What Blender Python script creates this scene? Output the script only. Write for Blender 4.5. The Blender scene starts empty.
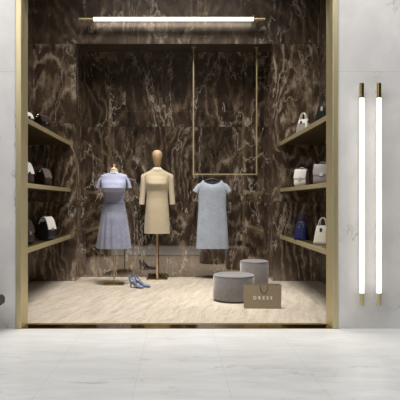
import bpy, bmesh, math, random
from mathutils import Vector, Matrix, noise
random.seed(4)
S = bpy.context.scene
COL = S.collection
PI = math.pi

# ------------------------------------------------------------------ camera model
F, CX, CY, HC, D0 = 560.0, 177.0, 202.0, 1.03, 4.56
def px(x, y, D):
    return Vector(((x-CX)*D/F, D-D0, HC+(CY-y)*D/F))

cam = bpy.data.cameras.new('camera'); co = bpy.data.objects.new('camera', cam); COL.objects.link(co)
cam.sensor_width = 36; cam.sensor_fit = 'HORIZONTAL'; cam.lens = F/400*36
cam.shift_x = (200-CX)/400; cam.shift_y = -(200-CY)/400
co.location = (0, -D0, HC); co.rotation_euler = (PI/2, 0, 0); S.camera = co
cam.clip_start = 0.05
S.view_settings.view_transform = 'Standard'; S.view_settings.look = 'None'
S.view_settings.gamma = 1; S.view_settings.exposure = 0
S.view_settings.use_curve_mapping = False

# ------------------------------------------------------------------ material kit
class N:
    def __init__(s, name):
        s.m = bpy.data.materials.new(name); s.m.use_nodes = True
        s.t = s.m.node_tree; s.b = s.t.nodes['Principled BSDF']
    def n(s, kind, **k):
        nd = s.t.nodes.new(kind)
        for a, v in k.items(): setattr(nd, a, v)
        return nd
    def l(s, a, b): s.t.links.new(a, b)
    def val(s, x, sock):
        if isinstance(x, (int, float)): sock.default_value = x
        elif isinstance(x, (tuple, list)): sock.default_value = x
        else: s.l(x, sock)
    def math(s, op, a, b=0.0, c=None):
        nd = s.n('ShaderNodeMath', operation=op)
        s.val(a, nd.inputs[0]); s.val(b, nd.inputs[1])
        if c is not None: s.val(c, nd.inputs[2])
        return nd.outputs[0]
    def vmath(s, op, a, b):
        nd = s.n('ShaderNodeVectorMath', operation=op)
        s.val(a, nd.inputs[0]); s.val(b, nd.inputs[1])
        return nd.outputs[0]
    def noise(s, vec, scale, detail=4, rough=.55, dist=0.0):
        nd = s.n('ShaderNodeTexNoise'); s.l(vec, nd.inputs['Vector'])
        nd.inputs['Scale'].default_value = scale; nd.inputs['Detail'].default_value = detail
        nd.inputs['Roughness'].default_value = rough; nd.inputs['Distortion'].default_value = dist
        return nd
    def ramp(s, fac, stops, interp='LINEAR'):
        nd = s.n('ShaderNodeValToRGB'); cr = nd.color_ramp; cr.interpolation = interp
        while len(cr.elements) < len(stops): cr.elements.new(.5)
        for e, (p, c) in zip(cr.elements, stops):
            e.position = p
            e.color = (c, c, c, 1) if isinstance(c, (int, float)) else (*c, 1)
        s.l(fac, nd.inputs[0]); return nd.outputs[0]
    def mix(s, fac, a, b, mode='MIX'):
        nd = s.n('ShaderNodeMix', data_type='RGBA', blend_type=mode)
        s.val(fac, nd.inputs['Factor'])
        for v, i in ((a, 6), (b, 7)):
            if isinstance(v, (tuple, list)): nd.inputs[i].default_value = (*v[:3], 1)
            else: s.l(v, nd.inputs[i])
        return nd.outputs[2]
    def set(s, **k):
        for a, v in k.items():
            sock = s.b.inputs[a.replace('_', ' ')]
            if isinstance(v, (tuple, list)): sock.default_value = (*v[:3], 1) if len(sock.default_value) == 4 else v
            elif isinstance(v, (int, float)): sock.default_value = v
            else: s.l(v, sock)
        return s
    def bump(s, h, strength, dist=.01):
        nd = s.n('ShaderNodeBump'); nd.inputs['Strength'].default_value = strength
        nd.inputs['Distance'].default_value = dist; s.l(h, nd.inputs['Height'])
        s.l(nd.outputs[0], s.b.inputs['Normal'])
    def pos(s): return s.n('ShaderNodeNewGeometry').outputs['Position']
    def obj(s): return s.n('ShaderNodeTexCoord').outputs['Object']

def sep(k, v):
    nd = k.n('ShaderNodeSeparateXYZ'); k.l(v, nd.inputs[0]); return nd.outputs
def comb(k, x, y, z):
    nd = k.n('ShaderNodeCombineXYZ')
    for v, i in ((x, 0), (y, 1), (z, 2)): k.val(v, nd.inputs[i])
    return nd.outputs[0]

def simple(name, col, rough=.5, metal=0.0, var=.12, scale=40, **kw):
    k = N(name); nz = k.noise(k.obj(), scale, 3)
    lo = tuple(c*(1-var) for c in col); hi = tuple(min(1, c*(1+var)) for c in col)
    k.set(Base_Color=k.ramp(nz.outputs[0], [(.3, lo), (.7, hi)]), Roughness=rough, Metallic=metal, **kw)
    return k.m

def fabric(name, col, var=.18, scale=120, fleck=None, sheen=.2):
    k = N(name); o = k.obj()
    n1 = k.noise(o, scale, 2, .7); n2 = k.noise(o, 9, 3)
    f = k.math('ADD', k.math('MULTIPLY', n1.outputs[0], .65), k.math('MULTIPLY', n2.outputs[0], .35))
    lo = tuple(c*(1-var) for c in col); hi = tuple(min(1, c*(1+var)) for c in col)
    c = k.ramp(f, [(.36, lo), (.64, hi)])
    if fleck:
        n3 = k.noise(o, scale*.6, 1)
        c = k.mix(k.ramp(n3.outputs[0], [(.60, 0), (.66, 1)]), c, fleck)
    k.set(Base_Color=c, Roughness=.9, Sheen_Weight=sheen, Specular_IOR_Level=.2)
    k.bump(n1.outputs[0], .35, .004)
    return k.m

def dark_marble(name, seed, pw=1.0, ph=1.03, stretch=.42, gain=1.0, ring=.42, rough=.035):
    k = N(name); p = sep(k, k.pos())
    u = k.math('ADD', p[0], k.math('MULTIPLY', p[1], .83))
    uu = k.math('DIVIDE', k.math('ADD', u, 7.0+seed*.37), pw)
    vv = k.math('DIVIDE', k.math('ADD', p[2], 1e-4), ph)
    cell = comb(k, k.math('FLOOR', uu), k.math('FLOOR', vv), float(seed))
    wn = k.n('ShaderNodeTexWhiteNoise', noise_dimensions='3D'); k.l(cell, wn.inputs['Vector'])
    off = k.vmath('MULTIPLY', wn.outputs['Color'], (20, 20, 20))
    base = comb(k, u, p[1], k.math('MULTIPLY', p[2], stretch))
    v = k.vmath('ADD', base, off)
    w1 = k.noise(v, 2.4, 6, .62)
    v2 = k.vmath('ADD', v, k.vmath('MULTIPLY', k.vmath('SUBTRACT', w1.outputs['Color'], (.5, .5, .5)), (.34, .34, .34)))
    big = k.noise(v2, 1.25, 1, .4)                                   # agate-like contour rings
    fine = k.noise(v2, 17, 7, .75)
    mid = k.noise(v2, 5.5, 4, .6)
    ph_ = k.math('ADD', k.math('MULTIPLY', big.outputs[0], 120), k.math('MULTIPLY', mid.outputs[0], 7))
    band = k.math('ADD', k.math('MULTIPLY', k.math('SINE', ph_), .5), .5)
    mid2 = k.noise(v2, 10, 5, .62)
    def ridge(n, w): return k.math('MAXIMUM', k.math('SUBTRACT', 1.0, k.math('MULTIPLY', k.math('ABSOLUTE', k.math('SUBTRACT', n.outputs[0], .5)), w)), 0.0)
    rid = k.math('ADD', k.math('MULTIPLY', ridge(mid, 16), .5), k.math('MULTIPLY', ridge(mid2, 13), .5))
    patch = k.ramp(k.noise(v2, 1.9, 4, .6).outputs[0], [(.30, .38), (.70, 1)])
    f = k.math('MULTIPLY', k.math('ADD', k.math('MULTIPLY', k.math('POWER', band, 1.8), ring), k.math('MULTIPLY', rid, .46)), patch)
    f = k.math('ADD', f, k.math('MULTIPLY', k.math('SUBTRACT', fine.outputs[0], .37), .98))
    g = gain
    c = k.ramp(f, [(.04, (.014*g, .009*g, .006*g)), (.22, (.052*g, .035*g, .024*g)), (.42, (.115*g, .080*g, .053*g)), (.62, (.205*g, .153*g, .108*g)), (.88, (.46*g, .39*g, .31*g))])
    vn = k.noise(v2, 1.7, 5, .6)
    d = k.math('ABSOLUTE', k.math('SUBTRACT', vn.outputs[0], .53))
    c = k.mix(k.ramp(d, [(.0, .8), (.007, 0)]), c, (.60, .54, .46))
    fu = k.math('FRACT', uu); fv = k.math('FRACT', vv)
    seam = k.math('MAXIMUM', k.math('LESS_THAN', fu, .004/pw), k.math('LESS_THAN', fv, .006/ph))
    c = k.mix(k.math('MULTIPLY', seam, .7), c, (.01, .008, .006))
    k.set(Base_Color=c, Roughness=rough, IOR=2.2, Specular_IOR_Level=.8, Specular_Tint=(1, .92, .84))
    return k.m

def pale_marble(name, col, vein, seed, scale=1.0, rough=.35, stretch=(1, 1, 1), tiles=None, amount=.8):
    k = N(name); P = k.pos()
    v = k.vmath('ADD', k.vmath('MULTIPLY', P, stretch), (seed*3.1, seed*1.7, seed*2.3))
    w = k.noise(v, 1.6*scale, 4)
    v2 = k.vmath('ADD', v, k.vmath('MULTIPLY', k.vmath('SUBTRACT', w.outputs['Color'], (.5, .5, .5)), (.5, .5, .5)))
    a = k.noise(v2, 1.3*scale, 5, .55); d = k.math('ABSOLUTE', k.math('SUBTRACT', a.outputs[0], .5))
    mask = k.ramp(k.noise(v, 2.4*scale, 3).outputs[0], [(.50, 0), (.68, 1)])
    line = k.math('MULTIPLY', k.ramp(d, [(0, 1), (.011, 0)]), k.math('MULTIPLY', mask, amount))
    cloud = k.noise(v2, 3*scale, 5)
    lo = tuple(c*.93 for c in col); hi = tuple(min(1, c*1.05) for c in col)
    c = k.ramp(cloud.outputs[0], [(.35, lo), (.65, hi)])
    c = k.mix(line, c, vein)
    if tiles:
        p = sep(k, P); m = None
        for ax, size, o, wd in tiles:
            fr = k.math('FRACT', k.math('DIVIDE', k.math('ADD', p[ax], o), size))
            s_ = k.math('LESS_THAN', fr, wd/size)
            m = s_ if m is None else k.math('MAXIMUM', m, s_)
        c = k.mix(k.math('MULTIPLY', m, .22), c, (.25, .24, .22))
    k.set(Base_Color=c, Roughness=rough, Specular_IOR_Level=.35)
    return k.m

def wavy_stone(name):
    k = N(name); P = k.pos()
    v = k.vmath('MULTIPLY', P, (1, .30, 1))
    w = k.noise(v, 4, 4, .6)
    v2 = k.vmath('ADD', v, k.vmath('MULTIPLY', k.vmath('SUBTRACT', w.outputs['Color'], (.5, .5, .5)), (.22, .22, .22)))
    p = sep(k, v2)
    q = comb(k, k.math('ADD', p[0], k.math('MULTIPLY', p[1], -.9)), k.math('MULTIPLY', p[1], .35), 0.0)
    f1 = k.noise(q, 62, 5, .6); f2 = k.noise(q, 17, 3, .5)
    b = k.math('ADD', k.math('MULTIPLY', f1.outputs[0], .55), k.math('MULTIPLY', f2.outputs[0], .45))
    c = k.ramp(b, [(.34, (.32, .265, .205)), (.45, (.47, .405, .33)), (.55, (.55, .49, .41)), (.68, (.62, .565, .485))])
    k.set(Base_Color=c, Roughness=.55, Specular_IOR_Level=.3)
    return k.m

def brass(name, col=(.64, .55, .34), rough=.34, metal=1.0):
    k = N(name); o = k.pos()
    v = k.vmath('MULTIPLY', o, (60, 60, 1.2)); nz = k.noise(v, 3, 3)
    k.set(Base_Color=k.ramp(nz.outputs[0], [(.3, tuple(c*.9 for c in col)), (.7, tuple(min(1, c*1.06) for c in col))]),
          Metallic=metal, Roughness=rough)
    return k.m

def lamp(name, col, strength):
    k = N(name); k.set(Base_Color=(.9, .9, .88), Emission_Color=col, Emission_Strength=strength, Roughness=.4)
    return k.m

def wood(name, a, b, scale=14, axis=2, rough=.5):
    k = N(name); st = [8, 8, 8]; st[axis] = 1
    v = k.vmath('MULTIPLY', k.obj(), tuple(st)); nz = k.noise(v, scale/4, 5, .6, .6)
    k.set(Base_Color=k.ramp(nz.outputs[0], [(.3, a), (.7, b)]), Roughness=rough)
    return k.m

M = dict(
    back=dark_marble('brown marble back', 3, gain=.88), pierl=dark_marble('brown marble left', 5, ring=.62, rough=.22, gain=1.2), pierr=dark_marble('brown marble right', 8, ring=.62, rough=.22, gain=1.2),
    lintel=dark_marble('brown marble lintel', 12, rough=.3), side=dark_marble('brown marble side', 15, rough=.22),
    ceil=simple('dark ceiling paint', (.035, .03, .027), .7),
    stone=wavy_stone('cream wavy stone'),
    floor=pale_marble('white marble tiles', (.74, .74, .73), (.40, .40, .40), 2, 1.7, .30, (.55, 1.9, 1), [(0, .522, .237, .004), (1, 1.2, 1.37, .004)]),
    wallm=pale_marble('pale grey marble', (.75, .735, .72), (.28, .25, .24), 6, 1.25, .4, (1, 1, .8), [(2, 2.09, 0, .005)], .75),
    brass=brass('brushed brass', col=(.70, .61, .38), rough=.5, metal=.85), brass2=brass('dark brass', (.42, .31, .13), .3), thresh=brass('polished brass', (.34, .235, .10), .12),
    shelfb=brass('shelf brass', (.17, .132, .06), .38, .85),
    tube=lamp('lit white tube', (1, .965, .90), 1.45), tube2=lamp('lit warm tube', (1, .93, .80), 1.4),
    bracket=simple('white enamel', (.75, .74, .70), .4),
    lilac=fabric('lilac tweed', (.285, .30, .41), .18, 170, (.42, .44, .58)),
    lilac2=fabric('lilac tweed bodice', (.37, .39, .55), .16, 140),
    beige=fabric('beige wool', (.56, .475, .335), .10, 140),
    bluegrey=fabric('pale blue grey crepe', (.40, .45, .54), .20, 90, (.48, .51, .58)),
    cream=fabric('cream collar', (.80, .77, .70), .06),
    mwood=wood('pale mannequin wood', (.56, .38, .21), (.66, .47, .28), 10),
    body=fabric('cream linen form', (.75, .69, .56), .06),
    velvet=fabric('grey velvet', (.20, .187, .187), .18, 60, None, .8), plinth=simple('dark pouf base', (.045, .04, .035), .6),
    kraft=simple('brown kraft paper', (.29, .235, .155), .75, 0, .06, 15), kraft_shade=simple('shaded kraft', (.10, .075, .05), .8),  # second kraft is the first darkened, painting the shade inside the bag
    cord=simple('brown cord', (.11, .075, .045), .8), print=simple('white print', (.85, .82, .75), .6, 0, .02),
    shoe=simple('light blue satin leather', (.40, .47, .66), .35, 0, .1), sole=simple('black sole', (.015, .015, .02), .5), insole=simple('dark insole', (.05, .05, .075), .6),
    black=simple('black leather', (.012, .012, .014), .35), white=simple('white leather', (.72, .70, .66), .42, 0, .05),
    creaml=simple('cream leather', (.66, .61, .52), .45, 0, .06), taupe=simple('taupe leather', (.20, .165, .14), .5),
    greyl=simple('grey taupe leather', (.30, .265, .26), .5), navy=simple('navy leather', (.012, .015, .075), .35),
    dbrown=simple('dark brown leather', (.035, .022, .016), .45), metal=simple('bright buckle metal', (.8, .78, .72), .2, 1.0, .03),
    bench=wood('dark walnut', (.018, .010, .006), (.036, .019, .012), 14, 0, .45),
    hanger=simple('black hanger', (.012, .011, .01), .5),
)

# ------------------------------------------------------------------ object kit
def obj(name, bm, mat, parent=None, smooth=None, loc=None):
    me = bpy.data.meshes.new(name)
    bmesh.ops.recalc_face_normals(bm, faces=bm.faces)
    bm.to_mesh(me); bm.free()
    me.materials.append(M[mat] if isinstance(mat, str) else mat)
    if smooth is not None:
        me.polygons.foreach_set('use_smooth', [True]*len(me.polygons))
        if smooth < 180: me.set_sharp_from_angle(angle=math.radians(smooth))
    o = bpy.data.objects.new(name, me); COL.objects.link(o)
    if parent: o.parent = parent
    if loc: o.location = loc
    return o
def thing(name, label, cat, loc=(0, 0, 0), rz=0, group=None):
    o = bpy.data.objects.new(name, None); COL.objects.link(o)
    o.empty_display_size = .05; o.location = loc; o.rotation_euler = (0, 0, rz)
    o['label'] = label; o['category'] = cat
    if group: o['group'] = group
    return o
def struct(o, label=None):
    o['kind'] = 'structure'
    if label: o['label'] = label
    return o

def box(bm, x0, x1, y0, y1, z0, z1, bev=0, seg=2):
    r = bmesh.ops.create_cube(bm, size=1)
    for v in r['verts']:
        v.co = Vector((x0+(v.co.x+.5)*(x1-x0), y0+(v.co.y+.5)*(y1-y0), z0+(v.co.z+.5)*(z1-z0)))
    if bev:
        es = list({e for v in r['verts'] for e in v.link_edges})
        bmesh.ops.bevel(bm, geom=es, offset=bev, segments=seg, affect='EDGES', profile=.5)
    return bm
def Box(*a, **k): return box(bmesh.new(), *a, **k)

def rings(bm, R, cap0=True, cap1=True, closed=True):
    """loft a list of rings (lists of points)"""
    V = [[bm.verts.new(p) for p in r] for r in R]
    n = len(V[0])
    for a, b in zip(V, V[1:]):
        for i in range(n if closed else n-1):
            j = (i+1) % n
            bm.faces.new((a[i], a[j], b[j], b[i]))
    if cap0: bm.faces.new(V[0][::-1])
    if cap1: bm.faces.new(V[-1])
    return bm
def lathe(prof, n=32, c=(0, 0), bm=None):
    bm = bm or bmesh.new()
    rings(bm, [[Vector((c[0]+r*math.cos(2*PI*i/n), c[1]+r*math.sin(2*PI*i/n), z)) for i in range(n)] for r, z in prof])
    return bm
def tube(pts, r, n=8, bm=None, flat=1.0, cap=True):
    bm = bm or bmesh.new(); pts = [Vector(p) for p in pts]; R = []
    up = None
    for i, p in enumerate(pts):
        t = (pts[min(i+1, len(pts)-1)]-pts[max(i-1, 0)]).normalized()
        if up is None:
            up = Vector((0, 0, 1)) if abs(t.z) < .9 else Vector((0, 1, 0))
        a = t.cross(up).normalized(); b = a.cross(t).normalized(); up = b
        rr = r[i] if isinstance(r, (list, tuple)) else r
        R.append([p+a*rr*math.cos(2*PI*q/n)+b*rr*flat*math.sin(2*PI*q/n) for q in range(n)])
    rings(bm, R, cap, cap)
    return bm
def cyl(c, r, z0, z1, n=24, bev=0, bm=None):
    if bev: return lathe([(r-bev, z0), (r, z0+bev), (r, z1-bev), (r-bev, z1)], n, c, bm)
    return lathe([(r, z0), (r, z1)], n, c, bm)
def interp(tab, z):
    tab = sorted(tab)
    if z <= tab[0][0]: return tab[0][1:]
    for a, b in zip(tab, tab[1:]):
        if z <= b[0]:
            t = (z-a[0])/(b[0]-a[0]); t = t*t*(3-2*t)*.35+t*.65
            return tuple(p+(q-p)*t for p, q in zip(a[1:], b[1:]))
    return tab[-1][1:]

# ------------------------------------------------------------------ the setting
DP = 2.74; DB = 3.13                       # pier face / back wall
AL, AR = -1.317, 1.25                      # alcove sides
struct(obj('floor', Box(-3.4, 3.4, -2.3, 0, -.08, 0), 'floor'))
struct(obj('floor', Box(-1.92, 1.90, 0, DB+.02, -.08, 0), 'stone'))
OW = 1.311; IW = 1.2655; OT = 2.78
struct(obj('wall_left', Box(-3.4, -OW, 0, .19, 0, 5.26), 'wallm'))
struct(obj('wall_right', Box(OW, 3.4, 0, .19, 0, 5.26), 'wallm'))
struct(obj('wall_top', Box(-OW, OW, 0, .02, OT, 5.26), 'wallm'))
struct(obj('wall_back', Box(-1.5, 1.5, DB, DB+.12, 0, 3.3), 'back'))
struct(obj('wall_back_left', Box(-1.98, AL, DP, DB, 0, 3.09), 'pierl'))
struct(obj('wall_back_right', Box(AR, 1.98, DP, DB, 0, 3.09), 'pierr'))
struct(obj('wall_back_top', Box(-1.98, 1.98, DP, DB+.12, 3.09, 5.2), 'lintel'))
struct(obj('wall_side_left', Box(-2.0, -1.87, .19, DP, 0, 5.2), 'side'))
struct(obj('wall_side_right', Box(1.85, 1.98, .19, DP, 0, 5.2), 'side'))
struct(obj('added_liner_left', Box(-2.0, -OW, .19, .205, 0, 5.2), 'ceil'))  # unseen dark liner, added to keep the pale facade back out of reflections
struct(obj('added_liner_right', Box(OW, 1.98, .19, .205, 0, 5.2), 'ceil'))  # matching unseen liner, added for darker reflections on this side
struct(obj('added_liner_top', Box(-IW, IW, .02, .205, OT, 5.2), 'ceil'))  # unseen dark block added so the opening's head reflects dark in the marble
struct(obj('ceiling', Box(-2.0, 2.0, .19, DB+.1, 5.2, 5.26), 'ceil'))
bm = bmesh.new()
FD = .195
for s in (-1, 1):
    a, b = sorted((s*IW, s*OW)); box(bm, a, b, -.012, FD, 0, OT+.045, .004, 1)
box(bm, -IW, IW, -.012, 0, OT, OT+.045, .004, 1)
struct(obj('trim_1', bm, 'brass'))
bm = Box(-IW, IW, -.012, .160, -.004, .004)
struct(obj('trim_2', bm, 'thresh'))
struct(obj('trim_3', Box(-IW, IW, .160, .178, -.004, .010, bev=.002), 'brass'))

# ------------------------------------------------------------------ wall lights
def wall_light(x, label):
    t = thing('wall_light', label, 'light', (x, 0, 0), 0, 'vertical tube lights on the right wall')
    y = -.054; r = .0195
    obj('diffuser', cyl((0, y), r, .299, 1.866, 28), 'tube', t, 40)
    e = obj('end_cap', cyl((0, y), r-.001, 1.866, 1.986, 28, .003), 'brass2', t, 40); e['label'] = 'dark brass upper end cap'
    e = obj('end_cap', cyl((0, y), r-.001, .195, .299, 28, .003), 'brass', t, 40); e['label'] = 'brass lower end cap'
    bm = Box(-.011, .011, -.038, -.002, .22, 1.96)
    obj('mounting_bar', bm, 'bracket', t)
wall_light((361.8-CX)/124.3, 'left one of two tall vertical tube lights on the pale wall, nearer the brass frame')
wall_light((379.0-CX)/124.3, 'right one of two tall vertical tube lights on the pale wall, farther from the frame')

t = thing('linear_light', 'long horizontal lit tube light on dark marble above the niche', 'light', (0, DP, 0))
D = DP-.11+D0; z = px(0, 19.2, D).z
def hx(x): return (x-CX)*D/F
def htube(x0, x1, r, mat, name):
    return obj(name, tube([(x0, -.11, z), (x1, -.11, z)], r, 20), mat, t, 40)
htube(hx(93.5), hx(253.5), .0255, 'tube2', 'diffuser')
htube(hx(79), hx(93.5), .0165, 'brass', 'end_cap'); htube(hx(253.5), hx(265), .0165, 'brass', 'end_cap')
for x in (88, 258): obj('bracket', tube([(hx(x), -.11, z), (hx(x), -.001, z)], .010, 10), 'brass', t, 40)

# ------------------------------------------------------------------ shelves
SX = {'left': (-1.868, -1.39), 'right': (1.345, 1.848)}
SZ = {'lowest': (.553, .601), 'middle': (1.163, 1.207), 'top': (1.767, 1.813)}
for side, (x0, x1) in SX.items():
    for lev, (z0, z1) in SZ.items():
        t = thing('wall_shelf', 'long brass %s shelf on the %s side of the shop window' % (lev, side), 'shelf', ((x0+x1)/2, 1.5, z0), 0, 'brass side shelves')
        h = (x1-x0)/2; s = 1 if side == 'left' else -1
        a, b = sorted((-s*h, s*(h-.014)))
        obj('board', Box(a, b, -1.22, 1.238, .004, z1-z0-.001), 'shelfb', t)
        a, b = sorted((s*(h-.014), s*h))
        obj('edge_trim', Box(a, b, -1.22, 1.238, 0, z1-z0, bev=.002, seg=1), 'brass', t)

# ------------------------------------------------------------------ hanging rail
DH = 7.46; YH = DH-D0
t = thing('garment_rail', 'thin square brass hoop rail hanging from the alcove ceiling', 'rail', (px(225, 0, DH).x, YH, 0))
hw = (256.3-193.2)/2*DH/F; zb = px(0, 174.3, DH).z; r = .0085
obj('upright', Box(-hw-r, -hw+r, -r, r, zb-r, 3.089), 'brass', t)
obj('upright', Box(hw-r, hw+r, -r, r, zb-r, 3.089), 'brass', t)
obj('crossbar', Box(-hw+r, hw-r, -r, r, zb-r, zb+r), 'brass', t)
for s in (-1, 1): obj('ceiling_plate', Box(s*hw-.03, s*hw+.03, -.03, .03, 3.083, 3.0895), 'brass', t)

# ------------------------------------------------------------------ clothes
def se(th, e):          # superellipse unit point
    c, s = math.cos(th), math.sin(th)
    return (abs(c)**e)*(1 if c >= 0 else -1), (abs(s)**e)*(1 if s >= 0 else -1)
def shell(tab, z0, z1, nz=40, n=72, e=.9, fold=None, inner=True, dx=None):
    """cloth tube: tab rows (z, half width, half depth, y shift); open neck and hem get an inner layer"""
    bm = bmesh.new(); R = []
    def ring(z, sh):
        w, d, y = interp(tab, z); P = []
        for i in range(n):
            th = 2*PI*i/n; c, s = se(th, e)
            k = 1+(fold(th, z) if fold else 0)
            P.append(Vector((c*w*k*sh+(dx(z) if dx else 0), s*d*k*sh+y, z)))
        return P
    for i in range(nz+1): R.append(ring(z0+(z1-z0)*i/nz, 1))
    if inner:
        R = [ring(z0+(z1-z0)*i/nz, .955) for i in range(nz, -1, -1)] + R
        rings(bm, R, False, False)
        V = list(bm.verts); a = V[:n]; b = V[-n:]
        for i in range(n):
            j = (i+1) % n; bm.faces.new((b[i], b[j], a[j], a[i]))
    else: rings(bm, R)
    return bm
def sleeve(path, w, d, n=28):
    """cloth sleeve along a path with ring half sizes w (side) and d (front-back), lined"""
    bm = bmesh.new(); pts = [Vector(p) for p in path]; out = []
    for k, sh in ((0, 1.0), (1, .90)):
        rr = []
        for i, p in enumerate(pts):
            tt = (pts[min(i+1, len(pts)-1)]-pts[max(i-1, 0)]).normalized()
            side = Vector((0, 1, 0)).cross(tt).normalized()
            rr.append([p+side*w[i]*sh*math.cos(2*PI*q/n)+Vector((0, 1, 0))*d[i]*sh*math.sin(2*PI*q/n) for q in range(n)])
        out.append(rr)
    R = out[1][::-1]+out[0]
    rings(bm, R[::1], False, False)
    V = list(bm.verts); L = len(R)
    # close at the hem: last inner (index 0) with last outer (index L-1)
    a = V[:n]; b = V[(L-1)*n:L*n]
    for i in range(n):
        j = (i+1) % n; bm.faces.new((b[i], b[j], a[j], a[i]))
    return bm

# --- lilac dress on headless form
D1 = 6.99; k1 = D1/F
def Z1(y): return HC+(CY-y)*k1
def W1(p): return p*k1
X1 = (114-CX)*k1; Y1 = D1-D0
t = thing('dress_form', 'headless dress form on brass stand, wearing the lilac dress', 'mannequin', (X1, Y1, 0), 0)
obj('base', Box(-.125, .125, -.085, .085, 0, .014, bev=.004), 'brass2', t)
obj('pole', cyl((0, 0), .0085, .014, .92, 14), 'brass', t, 40)
TB = [(.90, .118, .085, 0), (1.03, .105, .075, 0), (1.20, .132, .098, -.01), (1.30, .142, .085, 0), (1.345, .110, .052, 0), (1.374, .075, .048, 0), (1.395, .050, .044, 0), (1.435, .042, .042, 0)]
bm = shell(TB, .90, 1.435, 26, 40, 1, None, False); obj('torso', bm, 'body', t, 60)
obj('neck_cap', lathe([(.043, 1.435), (.044, 1.442), (.030, 1.452), (.012, 1.462), (.010, 1.475), (.013, 1.485), (.009, 1.498), (.002, 1.503)], 20), 'mwood', t, 60)
d = thing('dress', 'short-sleeved lilac tweed dress with flared skirt, on the headless form', 'dress', (X1, Y1, 0), 0, 'dresses on display')
zw = Z1(202.5)
BT = [(zw-.012, W1(10.3), .094, 0), (zw+.05, W1(10.3), .092, 0), (Z1(192.5), W1(11.2), .098, -.002), (Z1(188.6), W1(11.9), .142, -.040), (Z1(184), W1(12.6), .122, -.024),
      (Z1(179), W1(13.2), .094, 0), (Z1(176.4), W1(13.5), .076, 0), (Z1(175.2), W1(12.6), .066, 0), (Z1(174.4), W1(10.2), .060, 0), (Z1(173.8), W1(8.4), .057, 0), (Z1(173.4), W1(7.2), .055, 0)]
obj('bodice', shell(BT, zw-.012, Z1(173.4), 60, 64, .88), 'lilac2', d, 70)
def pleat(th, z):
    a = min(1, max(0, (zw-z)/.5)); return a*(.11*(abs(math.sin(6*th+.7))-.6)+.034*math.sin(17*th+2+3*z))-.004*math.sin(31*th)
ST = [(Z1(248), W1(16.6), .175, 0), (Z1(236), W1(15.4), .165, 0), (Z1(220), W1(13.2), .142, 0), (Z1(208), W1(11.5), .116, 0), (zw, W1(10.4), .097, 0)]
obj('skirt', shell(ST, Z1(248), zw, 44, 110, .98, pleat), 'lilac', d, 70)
obj('waist_seam', tube([(W1(10.5)*math.cos(a), .099*math.sin(a), zw-.004) for a in [2*PI*i/48 for i in range(49)]], .006, 8, None, 1, False), 'lilac', d, 60)
obj('neckline', tube([(W1(7.2)*math.cos(a), .055*math.sin(a), Z1(173.5)) for a in [2*PI*i/40 for i in range(41)]], .005, 8, None, 1, False), 'lilac2', d, 60)
for s in (-1, 1):
    path = [(s*W1(12.0), 0, Z1(178.6)), (s*W1(13.2), -.004, Z1(179.2)), (s*W1(14.0), -.006, Z1(181.2)), (s*W1(14.9), -.008, Z1(184)), (s*W1(15.6), -.008, Z1(188.2))]
    o = obj('sleeve', sleeve(path, [.016, .019, .022, .024, .030], [.05, .060, .066, .070, .078]), 'lilac', d, 70)

# --- beige dress on the egg-headed mannequin
D2 = 7.50; k2 = D2/F
def Z2(y): return HC+(CY-y)*k2
def W2(p): return p*k2
X2 = (157.2-CX)*k2; Y2 = D2-D0
t = thing('mannequin', 'egg-headed wooden mannequin on brass stand, wearing the beige dress', 'mannequin', (X2, Y2, 0))
obj('base', Box(-.14, .14, -.10, .10, 0, .014, bev=.004), 'brass2', t)
obj('pole', cyl((0, 0), .013, .014, .80, 16), 'mwood', t, 40)
TB = [(.76, .125, .085, 0), (.95, .115, .080, 0), (1.12, .098, .07, 0), (1.28, .118, .09, -.01), (1.37, .135, .07, 0), (1.415, .09, .05, 0), (1.45, .046, .045, 0), (1.475, .042, .042, 0)]
obj('torso', shell(TB, .76, 1.475, 30, 40, 1, None, False), 'body', t, 60)
obj('neck', lathe([(.044, 1.475), (.040, 1.49), (.032, 1.505), (.030, 1.52)], 24), 'mwood', t, 60)
hz0, hz1 = Z2(166.6), Z2(150); HD = [(0, .34), (.05, .52), (.15, .66), (.3, .78), (.45, .89), (.6, .97), (.72, 1.0), (.82, .95), (.9, .82), (.96, .58), (.99, .3), (1, .05)]
rad = W2(5.0); R = []
for q, f in HD:
    R.append([Vector((rad*f*math.cos(2*PI*i/36), rad*1.18*f*math.sin(2*PI*i/36)-.012*math.sin(q*PI)*(1 if True else 0), hz0+(hz1-hz0)*q)) for i in range(36)])
obj('head', rings(bmesh.new(), R), 'mwood', t, 80)
for s in (-1, 1):        # upper arms inside the sleeves, ending just above the cuffs
    pa = [(s*W2(11.0), 0, Z2(177)), (s*W2(12.6), -.01, Z2(184)), (s*W2(13.8), -.02, Z2(194)), (s*W2(14.6), -.035, Z2(203.4))]
    obj('arm', tube(pa, [.030, .028, .024, .021], 14), 'body', t, 60)
d = thing('dress', 'beige knee-length dress with three-quarter sleeves, on the egg-headed mannequin', 'dress', (X2, Y2, 0), 0, 'dresses on display')
DT = [(Z2(233.3), W2(13.0), .130, 0), (Z2(222), W2(12.4), .128, 0), (Z2(210), W2(11.5), .122, 0), (Z2(198), W2(10.6), .108, 0), (Z2(192), W2(10.6), .108, -.004), (Z2(184), W2(11.0), .128, -.016),
      (Z2(179), W2(12.0), .104, -.006), (Z2(176), W2(13.1), .082, 0), (Z2(174), W2(13.2), .072, 0), (Z2(172.8), W2(11.8), .064, 0), (Z2(171.2), W2(8.4), .058, 0), (Z2(170), W2(6.2), .055, 0), (Z2(169.4), W2(5.6), .054, 0)]
def soft(th, z): return .018*math.sin(7*th+1+4*z)*min(1, max(0, (Z2(200)-z)/.35))
obj('body', shell(DT, Z2(233.3), Z2(169.4), 70, 80, .9, soft), 'beige', d, 70)
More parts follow.
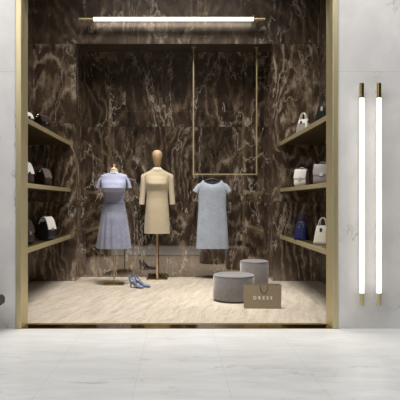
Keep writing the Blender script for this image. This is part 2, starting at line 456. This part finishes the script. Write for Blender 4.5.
obj('collar', shell([(Z2(170.3), W2(5.6), .058, 0), (Z2(168.6), W2(4.6), .054, 0), (Z2(167.4), W2(3.6), .048, 0)], Z2(170.3), Z2(167.4), 8, 40, 1), 'cream', d, 70)
for s in (-1, 1):
    path = [(s*W2(11.4), 0, Z2(175.6)), (s*W2(13.0), 0, Z2(175.9)), (s*W2(13.4), -.004, Z2(181)), (s*W2(14.0), -.012, Z2(190)), (s*W2(14.9), -.026, Z2(199)), (s*W2(15.3), -.034, Z2(204.4))]
    obj('sleeve', sleeve(path, [.036, .040, .040, .038, .036, .037], [.06, .066, .062, .056, .052, .052]), 'beige', d, 70)

# --- pale blue-grey dress on hanger
D3 = DH; k3 = D3/F
def Z3(y): return HC+(CY-y)*k3
def W3(p): return p*k3
X3 = (212.3-CX)*k3; Y3 = YH
h = thing('clothes_hanger', 'black hanger hooked on the brass crossbar, holding the pale dress', 'hanger', (X3, Y3, 0))
zt = zb+r+.006
hook = [(0, 0, Z3(179.2))]+[(0, .006, Z3(177.2)), (0, .017, zb)]+[(0, .017*math.cos(a), zb+.017*math.sin(a)) for a in [PI*i/10 for i in range(1, 11)]]
obj('hook', tube(hook, .0032, 8), 'hanger', h, 60)
obj('arms', tube([(-W3(13.5), 0, Z3(183.6)), (-W3(8), 0, Z3(181.2)), (-W3(2), 0, Z3(179.3)), (W3(2), 0, Z3(179.3)), (W3(8), 0, Z3(181.2)), (W3(13.5), 0, Z3(183.6))], [.008, .010, .011, .011, .010, .008], 10, None, 1.4), 'hanger', h, 60)
d = thing('dress', 'short-sleeved pale blue-grey shift dress hanging from the brass rail', 'dress', (X3, Y3, 0), 0, 'dresses on display')
ET = [(Z3(248.6), W3(16.2), .070, 0), (Z3(235), W3(15.6), .070, 0), (Z3(220), W3(14.7), .066, 0), (Z3(208), W3(13.9), .062, 0), (Z3(198), W3(13.9), .062, 0), (Z3(190), W3(14.3), .062, 0),
      (Z3(187), W3(14.0), .056, 0), (Z3(184), W3(12.6), .046, 0), (Z3(182), W3(11.2), .036, 0), (Z3(180.2), W3(9.6), .028, 0)]
def drape(th, z):
    return (.05*math.sin(5*th+2+1.5*z)*(1 if math.cos(th) else 1)+.03*math.sin(11*th+4*z))*min(1, max(.15, (Z3(184)-z)/.6))*abs(math.sin(th))
bm = shell(ET, Z3(248.6), Z3(180.2), 60, 84, .95, drape)
# scoop the neckline: front lower than the shoulders
for v in bm.verts:
    if v.co.z > Z3(188) and abs(v.co.x) < W3(8.6):
        q = 1-(v.co.x/W3(8.6))**2
        dip = W3(4.2) if v.co.y < 0 else W3(1.2)
        f = (v.co.z-Z3(188))/(Z3(180.2)-Z3(188))
        v.co.z -= dip*q**.6*f
obj('body', bm, 'bluegrey', d, 70)
for s in (-1, 1):
    path = [(s*W3(9.6), 0, Z3(184.8)), (s*W3(12.2), 0, Z3(186.3)), (s*W3(14.6), 0, Z3(188.8)), (s*W3(16.8), 0, Z3(192.2))]
    obj('sleeve', sleeve(path, [.034, .044, .043, .040], [.026, .034, .036, .036]), 'bluegrey', d, 70)

# ------------------------------------------------------------------ shoes
def shoe(loc, rz, label):
    t = thing('high_heel_shoe', label, 'shoe', loc, rz, 'pair of blue heels')
    L = .225; n = 22; m = 18; R = []
    def zb_(q):                                   # underside height along the foot
        if q > .66: return .004+.006*((q-.66)/.34)**2
        u = q/.66; return .004+.088*(1-u)**1.55*(1+.2*u)
    def wd(q): return [.024, .028, .030, .030, .028, .027, .028, .031, .035, .038, .039, .037, .031, .020, .003][min(14, int(q*14))]*(1-(q*14-int(q*14)))+[.024, .028, .030, .030, .028, .027, .028, .031, .035, .038, .039, .037, .031, .020, .003][min(14, int(q*14)+1)]*(q*14-int(q*14))
    def ht(q):
        if q < .15: return .062-.10*q
        if q < .62: return .047-.02*(q-.15)/.47
        return .042-.030*((q-.62)/.38)
    def ph(q):
        if q < .02: return PI*.80
        if q < .56: return PI*.58
        return min(PI, PI*(.58+.42*(q-.56)/.12))
    for i in range(n+1):
        q = i/n; w, z, H, p = wd(q), zb_(q), ht(q), ph(q)
        R.append([Vector((L*q, w*math.sin(p*(2*s/m-1)), z+H/2*(1-math.cos(p*(2*s/m-1))))) for s in range(m+1)])
    bm = bmesh.new(); rings(bm, R, False, False, False)
    V = list(bm.verts); bm.faces.new(V[:m+1])
    bmesh.ops.solidify(bm, geom=list(bm.faces), thickness=-.0035)
    obj('upper', bm, 'shoe', t, 60)
    bm = bmesh.new(); RR = []
    for i in range(n+1):
        q = i/n; w, z = wd(q)*.72, zb_(q)
        RR.append([Vector((L*q, -w, z+.001)), Vector((L*q, w, z+.001)), Vector((L*q, w, z-.003)), Vector((L*q, -w, z-.003))])
    obj('sole', rings(bm, RR), 'sole', t, 60)
    bm = bmesh.new(); RR = []
    for i in range(2, 15):
        q = i/n; w, z = wd(q)*.66, zb_(q)
        RR.append([Vector((L*q, -w, z+.008)), Vector((L*q, w, z+.008)), Vector((L*q, w, z+.006)), Vector((L*q, -w, z+.006))])
    obj('insole', rings(bm, RR), 'insole', t, 60)
    obj('heel', tube([(.020, 0, .0), (.020, 0, .03), (.022, 0, .055), (.028, 0, .080)], [.0095, .0105, .014, .021], 14), 'shoe', t, 60)
a = px(129.6, 287.2, 6.79); shoe((a.x, a.y, 0), math.radians(-38), 'blue high heel shoe nearest the dress form stand')
a = px(135.2, 286.2, 6.86); shoe((a.x, a.y, 0), math.radians(-32), 'blue high heel shoe on the side nearer the egg-headed mannequin')

# ------------------------------------------------------------------ poufs
def pouf(c, r, h, label):
    t = thing('pouf', label, 'pouf', (c[0], c[1], 0), 0, 'round grey poufs')
    obj('plinth', cyl((0, 0), r-.008, 0, .018, 56), 'plinth', t, 40)
    prof = [(r-.006, .018), (r, .026), (r+.002, h*.5), (r, h-.03), (r-.003, h-.018), (r-.012, h-.006), (r-.028, h), (r*.5, h+.003), (.01, h+.004)]
    obj('cushion', lathe(prof, 72), 'velvet', t, 50)
    obj('piping', tube([((r-.004)*math.cos(a), (r-.004)*math.sin(a), h-.014) for a in [2*PI*i/72 for i in range(73)]], .0045, 8, None, 1, False), 'velvet', t, 60)
a = px(233.7, 300, 5.88); pouf((a.x, a.y), .214, .278, 'wider lower grey velvet pouf in front, left of the paper bag')
a = px(254.2, 288, 6.70); pouf((a.x, a.y), .168, .335, 'narrower taller grey velvet pouf standing behind the paper bag')

# ------------------------------------------------------------------ paper bag
DBG = 5.46; a = px(262.2, 0, DBG)
t = thing('paper_bag', 'brown kraft paper shopping bag with white lettering, in front of the poufs', 'shopping bag', (a.x, a.y, 0), math.radians(-3))
w, dp, hh = .179, .052, .228
bm = bmesh.new()
def rect(z, w, d, p): return [Vector((-w, -d, z)), Vector((w, -d, z)), Vector((w+p, 0, z)), Vector((w, d, z)), Vector((-w, d, z)), Vector((-w-p, 0, z))]
rings(bm, [rect(.0, w-.004, dp, 0), rect(hh*.5, w, dp*.95, -.004), rect(hh, w+.002, dp*.8, -.022), rect(hh, w-.001, dp*.8-.003, -.022), rect(hh*.5, w-.003, dp*.95-.003, -.006), rect(.004, w-.007, dp-.003, 0)])
obj('body', bm, 'kraft', t)
obj('shade_sheet', rings(bmesh.new(), [rect(hh-.03, w-.004, dp*.8-.006, -.024), rect(hh-.028, w-.004, dp*.8-.006, -.024)]), 'kraft_shade', t)  # flat dark sheet across the bag's mouth; its colour stands for shade
def yfront(z): return -(dp-(dp*.2)*z/hh)-.003
arc = []
for i in range(19):
    q = PI*i/18; x = .036*math.cos(q)+.012; z = hh-.006-.075*math.sin(q); arc.append((x, yfront(z)-.003, z))
obj('handle', tube(arc, .0032, 8), 'cord', t, 60)
arc = [(.038*math.cos(PI*i/18)+.012, .046+.012*math.sin(PI*i/18), hh-.01-.045*math.sin(PI*i/18)) for i in range(19)]
obj('handle', tube(arc, .0032, 8), 'cord', t, 60)
cu = bpy.data.curves.new('txt', 'FONT'); cu.body = 'DRESS'; cu.size = .043; cu.align_x = 'CENTER'; cu.extrude = .0006; cu.space_character = 1.75; cu.offset = .0012
to = bpy.data.objects.new('txt', cu); COL.objects.link(to)
bpy.context.view_layer.update()
me = bpy.data.meshes.new_from_object(to.evaluated_get(bpy.context.evaluated_depsgraph_get()))
bpy.data.objects.remove(to); me.name = 'lettering'
zl = HC+(CY-299.4)*(DBG-.05)/F
me.transform(Matrix.Translation((0, yfront(zl+.015)-.0015, zl)) @ Matrix.Rotation(PI/2-.045, 4, 'X'))
me.materials.clear(); me.materials.append(M['print'])
lo = bpy.data.objects.new('lettering', me); COL.objects.link(lo); lo.parent = t

# ------------------------------------------------------------------ bench
t = thing('bench', 'low dark walnut bench against the pale left wall, cut by the photo edge', 'bench', (-2.01, -.30, 0))
bm = bmesh.new(); zs, ze = .214, .294
P = [(-.70, zs+.014), (-.686, zs), (.618, zs), (.640, zs+.018), (.640, ze-.022), (.622, ze), (-.686, ze), (-.70, ze-.014)]
rings(bm, [[Vector((x, -.20, z_)) for x, z_ in P], [Vector((x, .20, z_)) for x, z_ in P]])
obj('seat', bm, 'bench', t)
for sx in (-.55, .44):
    for sy in (-.14, .14):
        obj('leg', tube([(sx, sy, 0), (sx, sy, zs)], [.018, .026], 14), 'bench', t, 50)

# ------------------------------------------------------------------ handbags
def smooth_poly(P, it=2):
    for _ in range(it):
        Q = []
        for i in range(len(P)):
            a, b = Vector(P[i]), Vector(P[(i+1) % len(P)])
            Q += [a*.75+b*.25, a*.25+b*.75]
        P = Q
    return P
def extr(P, x0, x1, inset=.006):
    """profile P of (y,z) pairs run along x, ends slightly inset"""
    cy = sum(p[0] for p in P)/len(P); cz = sum(p[1] for p in P)/len(P)
    def ring(x, s): return [Vector((x, cy+(p[0]-cy)*s, cz+(p[1]-cz)*s)) for p in P]
    return rings(bmesh.new(), [ring(x0, .93), ring(x0+inset, 1), ring(x1-inset, 1), ring(x1, .93)])
def handbag(loc, rz, w, d, h, kind, cols, label):
    """front faces local -Y"""
    main, flap, acc = cols
    t = thing('handbag', label, 'handbag', loc, rz, 'handbags on the side shelves')
    if kind == 'flap':
        prof = smooth_poly([(-d/2, 0), (d/2, 0), (d/2*.92, h*.42), (d*.25, h*.92), (0, h*1.06), (-d*.25, h*.92), (-d/2*.92, h*.42)], 2)
        zmin = min(p[1] for p in prof); prof = [(p[0], p[1]-zmin) for p in prof]
        obj('body', extr(prof, -w/2, w/2), main, t, 40)
        # flap shell wrapped over the top and down the front
        out = [p for p in prof]; c = (0, h*.42)
        ang = lambda p: math.atan2(p[1]-c[1], p[0]-c[0]) % (2*PI)
        arcp = sorted([p for p in out if (.30*PI < ang(p) < 1.02*PI)], key=ang)
        q = [Vector((0, p[0], p[1])) for p in arcp]
        def off(p, e): 
            v = Vector((0, p.y-c[0], p.z-c[1])); return p+v.normalized()*e
        bm = bmesh.new(); R = []
        for x in (-w/2-.002, w/2+.002):
            R.append([Vector((x, off(p, .008).y, off(p, .008).z)) for p in q]+[Vector((x, off(p, .001).y, off(p, .001).z)) for p in q[::-1]])
        obj('flap', rings(bm, R), flap, t, 40)
        e = off(q[-1], .009)
        o = obj('clasp', Box(-.018, .018, e.y-.006, e.y+.004, e.z-.016, e.z+.016, bev=.003), acc, t)
        for s in (-1, 1): obj('strap_ring', tube([(s*(w/2+.004), .012*math.cos(a), h*.9+.012*math.sin(a)) for a in [2*PI*i/16 for i in range(17)]], .0025, 6, None, 1, False), 'metal', t, 60)
        arc = [(-w/2*.5*math.cos(PI*i/14), d*.10, h*1.0+.030*math.sin(PI*i/14)) for i in range(15)]
        obj('handle', tube(arc, .005, 8), main, t, 60)
    else:
        bm = bmesh.new()
        tp = .74 if kind == 'tote' else .62
        R = []
        for f, ws, ds in ((0, .94, .9), (.03, 1, 1), (.5, 1-(1-tp)*.42, .78), (.85, 1-(1-tp)*.85, .44), (.97, tp, .30), (1.0, tp*.96, .2)):
            ring = []
            for i in range(36):
                c, s = se(2*PI*i/36, .42); ring.append(Vector((c*w/2*ws, s*d/2*ds, f*h)))
            R.append(ring)
        obj('body', rings(bm, R), main, t, 50)
        # front panel / pocket
        bm = bmesh.new(); R = []
        for f, ws, ds in ((.10, .74, .98), (.5, .66, .81), (.72, .58, .62)):
            R.append([Vector((-w/2*ws, -d/2*ds-.001, f*h)), Vector((w/2*ws, -d/2*ds-.001, f*h)), Vector((w/2*ws, -d/2*ds-.007, f*h)), Vector((-w/2*ws, -d/2*ds-.007, f*h))])
        obj('front_panel', rings(bm, R), flap, t, 30)
        obj('clasp', Box(-.012, .012, -d/2*.62-.016, -d/2*.62-.004, h*.66, h*.86, bev=.003), acc, t)
        for s in (-1, 1):
            arc = [(-w*.24*math.cos(PI*i/16), s*(d*.18-.012*math.sin(PI*i/16)), h*.80+(h*.62)*math.sin(PI*i/16)**.8) for i in range(17)]
            obj('handle', tube(arc, .0052, 8), main, t, 60)
        for s in (-1, 1): obj('side_tab', Box(s*w/2*.72-.012, s*w/2*.72+.012, -.012, .012, h*.72, h*.86, bev=.003), acc if kind == 'tote' else main, t)
    return t
def sb(x, D, lev, rz, *a):
    z = SZ[lev][1]
    handbag(((x-CX)*D/F, D-D0, z+.0005), math.radians(rz), *a)
sb(43.5, 6.45, 'middle', 80, .20, .135, .20, 'flap', ('dbrown', 'taupe', 'metal'), 'dark brown handbag with taupe flap, far bag on the left middle shelf')
sb(23.5, 5.60, 'middle', 76, .20, .14, .215, 'flap', ('dbrown', 'white', 'black'), 'dark handbag with white flap, on the left middle shelf next to the frame')
sb(47.0, 6.30, 'lowest', 78, .20, .145, .25, 'flap', ('black', 'white', 'taupe'), 'black handbag with white flap, far bag on the left lowest shelf')
sb(24.0, 5.60, 'lowest', 76, .20, .14, .24, 'flap', ('black', 'dbrown', 'metal'), 'black handbag on the left lowest shelf, half hidden by the brass frame')
sb(42.0, 6.05, 'top', 76, .20, .11, .15, 'flap', ('black', 'dbrown', 'metal'), 'small dark handbag, far bag on the left top shelf')
sb(24.5, 5.60, 'top', 74, .18, .11, .115, 'flap', ('black', 'white', 'black'), 'white and black clutch on the left top shelf next to the frame')
sb(303.5, 6.45, 'top', -52, .17, .11, .17, 'tote', ('white', 'greyl', 'black'), 'small white handbag with handle, far bag on the right top shelf')
sb(325.0, 5.65, 'top', -52, .20, .13, .20, 'tote', ('black', 'black', 'white'), 'black handbag with white clasp, on the right top shelf next to the frame')
sb(301.5, 6.45, 'middle', -38, .145, .11, .19, 'flap', ('white', 'white', 'creaml'), 'cream white handbag, far bag on the right middle shelf')
sb(323.0, 5.65, 'middle', -30, .17, .12, .195, 'flap', ('greyl', 'greyl', 'white'), 'grey taupe handbag with white clasp, on the right middle shelf next to the frame')
sb(301.5, 6.35, 'lowest', -40, .16, .13, .21, 'dome', ('navy', 'navy', 'metal'), 'navy blue handbag on the right lowest shelf')
sb(323.0, 5.72, 'lowest', -42, .18, .12, .19, 'tote', ('white', 'creaml', 'black'), 'white tote handbag with tall handles, on the right lowest shelf')

# ------------------------------------------------------------------ light
def area(name, loc, target, sx, sy, power, col=(1, 1, 1), spread=180):
    l = bpy.data.lights.new(name, 'AREA'); l.shape = 'RECTANGLE'; l.size = sx; l.size_y = sy
    l.energy = power; l.color = col; l.spread = math.radians(spread)
    o = bpy.data.objects.new(name, l); COL.objects.link(o); o.location = loc
    o.rotation_euler = (Vector(target)-Vector(loc)).to_track_quat('-Z', 'Y').to_euler()
    return o
def spot(name, loc, target, power, angle, blend=.6, rad=.12, col=(1, .93, .82)):
    l = bpy.data.lights.new(name, 'SPOT'); l.energy = power; l.spot_size = math.radians(angle); l.spot_blend = blend
    l.shadow_soft_size = rad; l.color = col
    o = bpy.data.objects.new(name, l); COL.objects.link(o); o.location = loc
    o.rotation_euler = (Vector(target)-Vector(loc)).to_track_quat('-Z', 'Y').to_euler()
    return o
area('hall_light', (.7, -1.8, 4.9), (.7, -1.2, 0), 4.6, 1.0, 182, (1, .985, .965))
area('hall_light', (-2.7, -2.5, 3.6), (-.3, 0, .9), 1.2, 1.6, 46, (1, .985, .965))
area('niche_light', (0, 1.15, 5.15), (0, 1.75, 0), 2.3, .9, 76, (1, .95, .88), 84)
for x, pw in ((X1, 330), (X2, 170), (X3, 150)):
    spot('dress_spot', (x, 1.55, 5.1), (x, Y2-.2, .9), pw, 20, .7, .06, (1, .95, .88))
spot('pouf_spot', (.62, 1.55, 5.1), (.62, 1.62, .3), 300, 22, .8, .08, (1, .96, .9))
w = bpy.data.worlds.new('hall'); S.world = w; w.use_nodes = True
w.node_tree.nodes['Background'].inputs[0].default_value = (.96, .98, 1, 1)
w.node_tree.nodes['Background'].inputs[1].default_value = .02
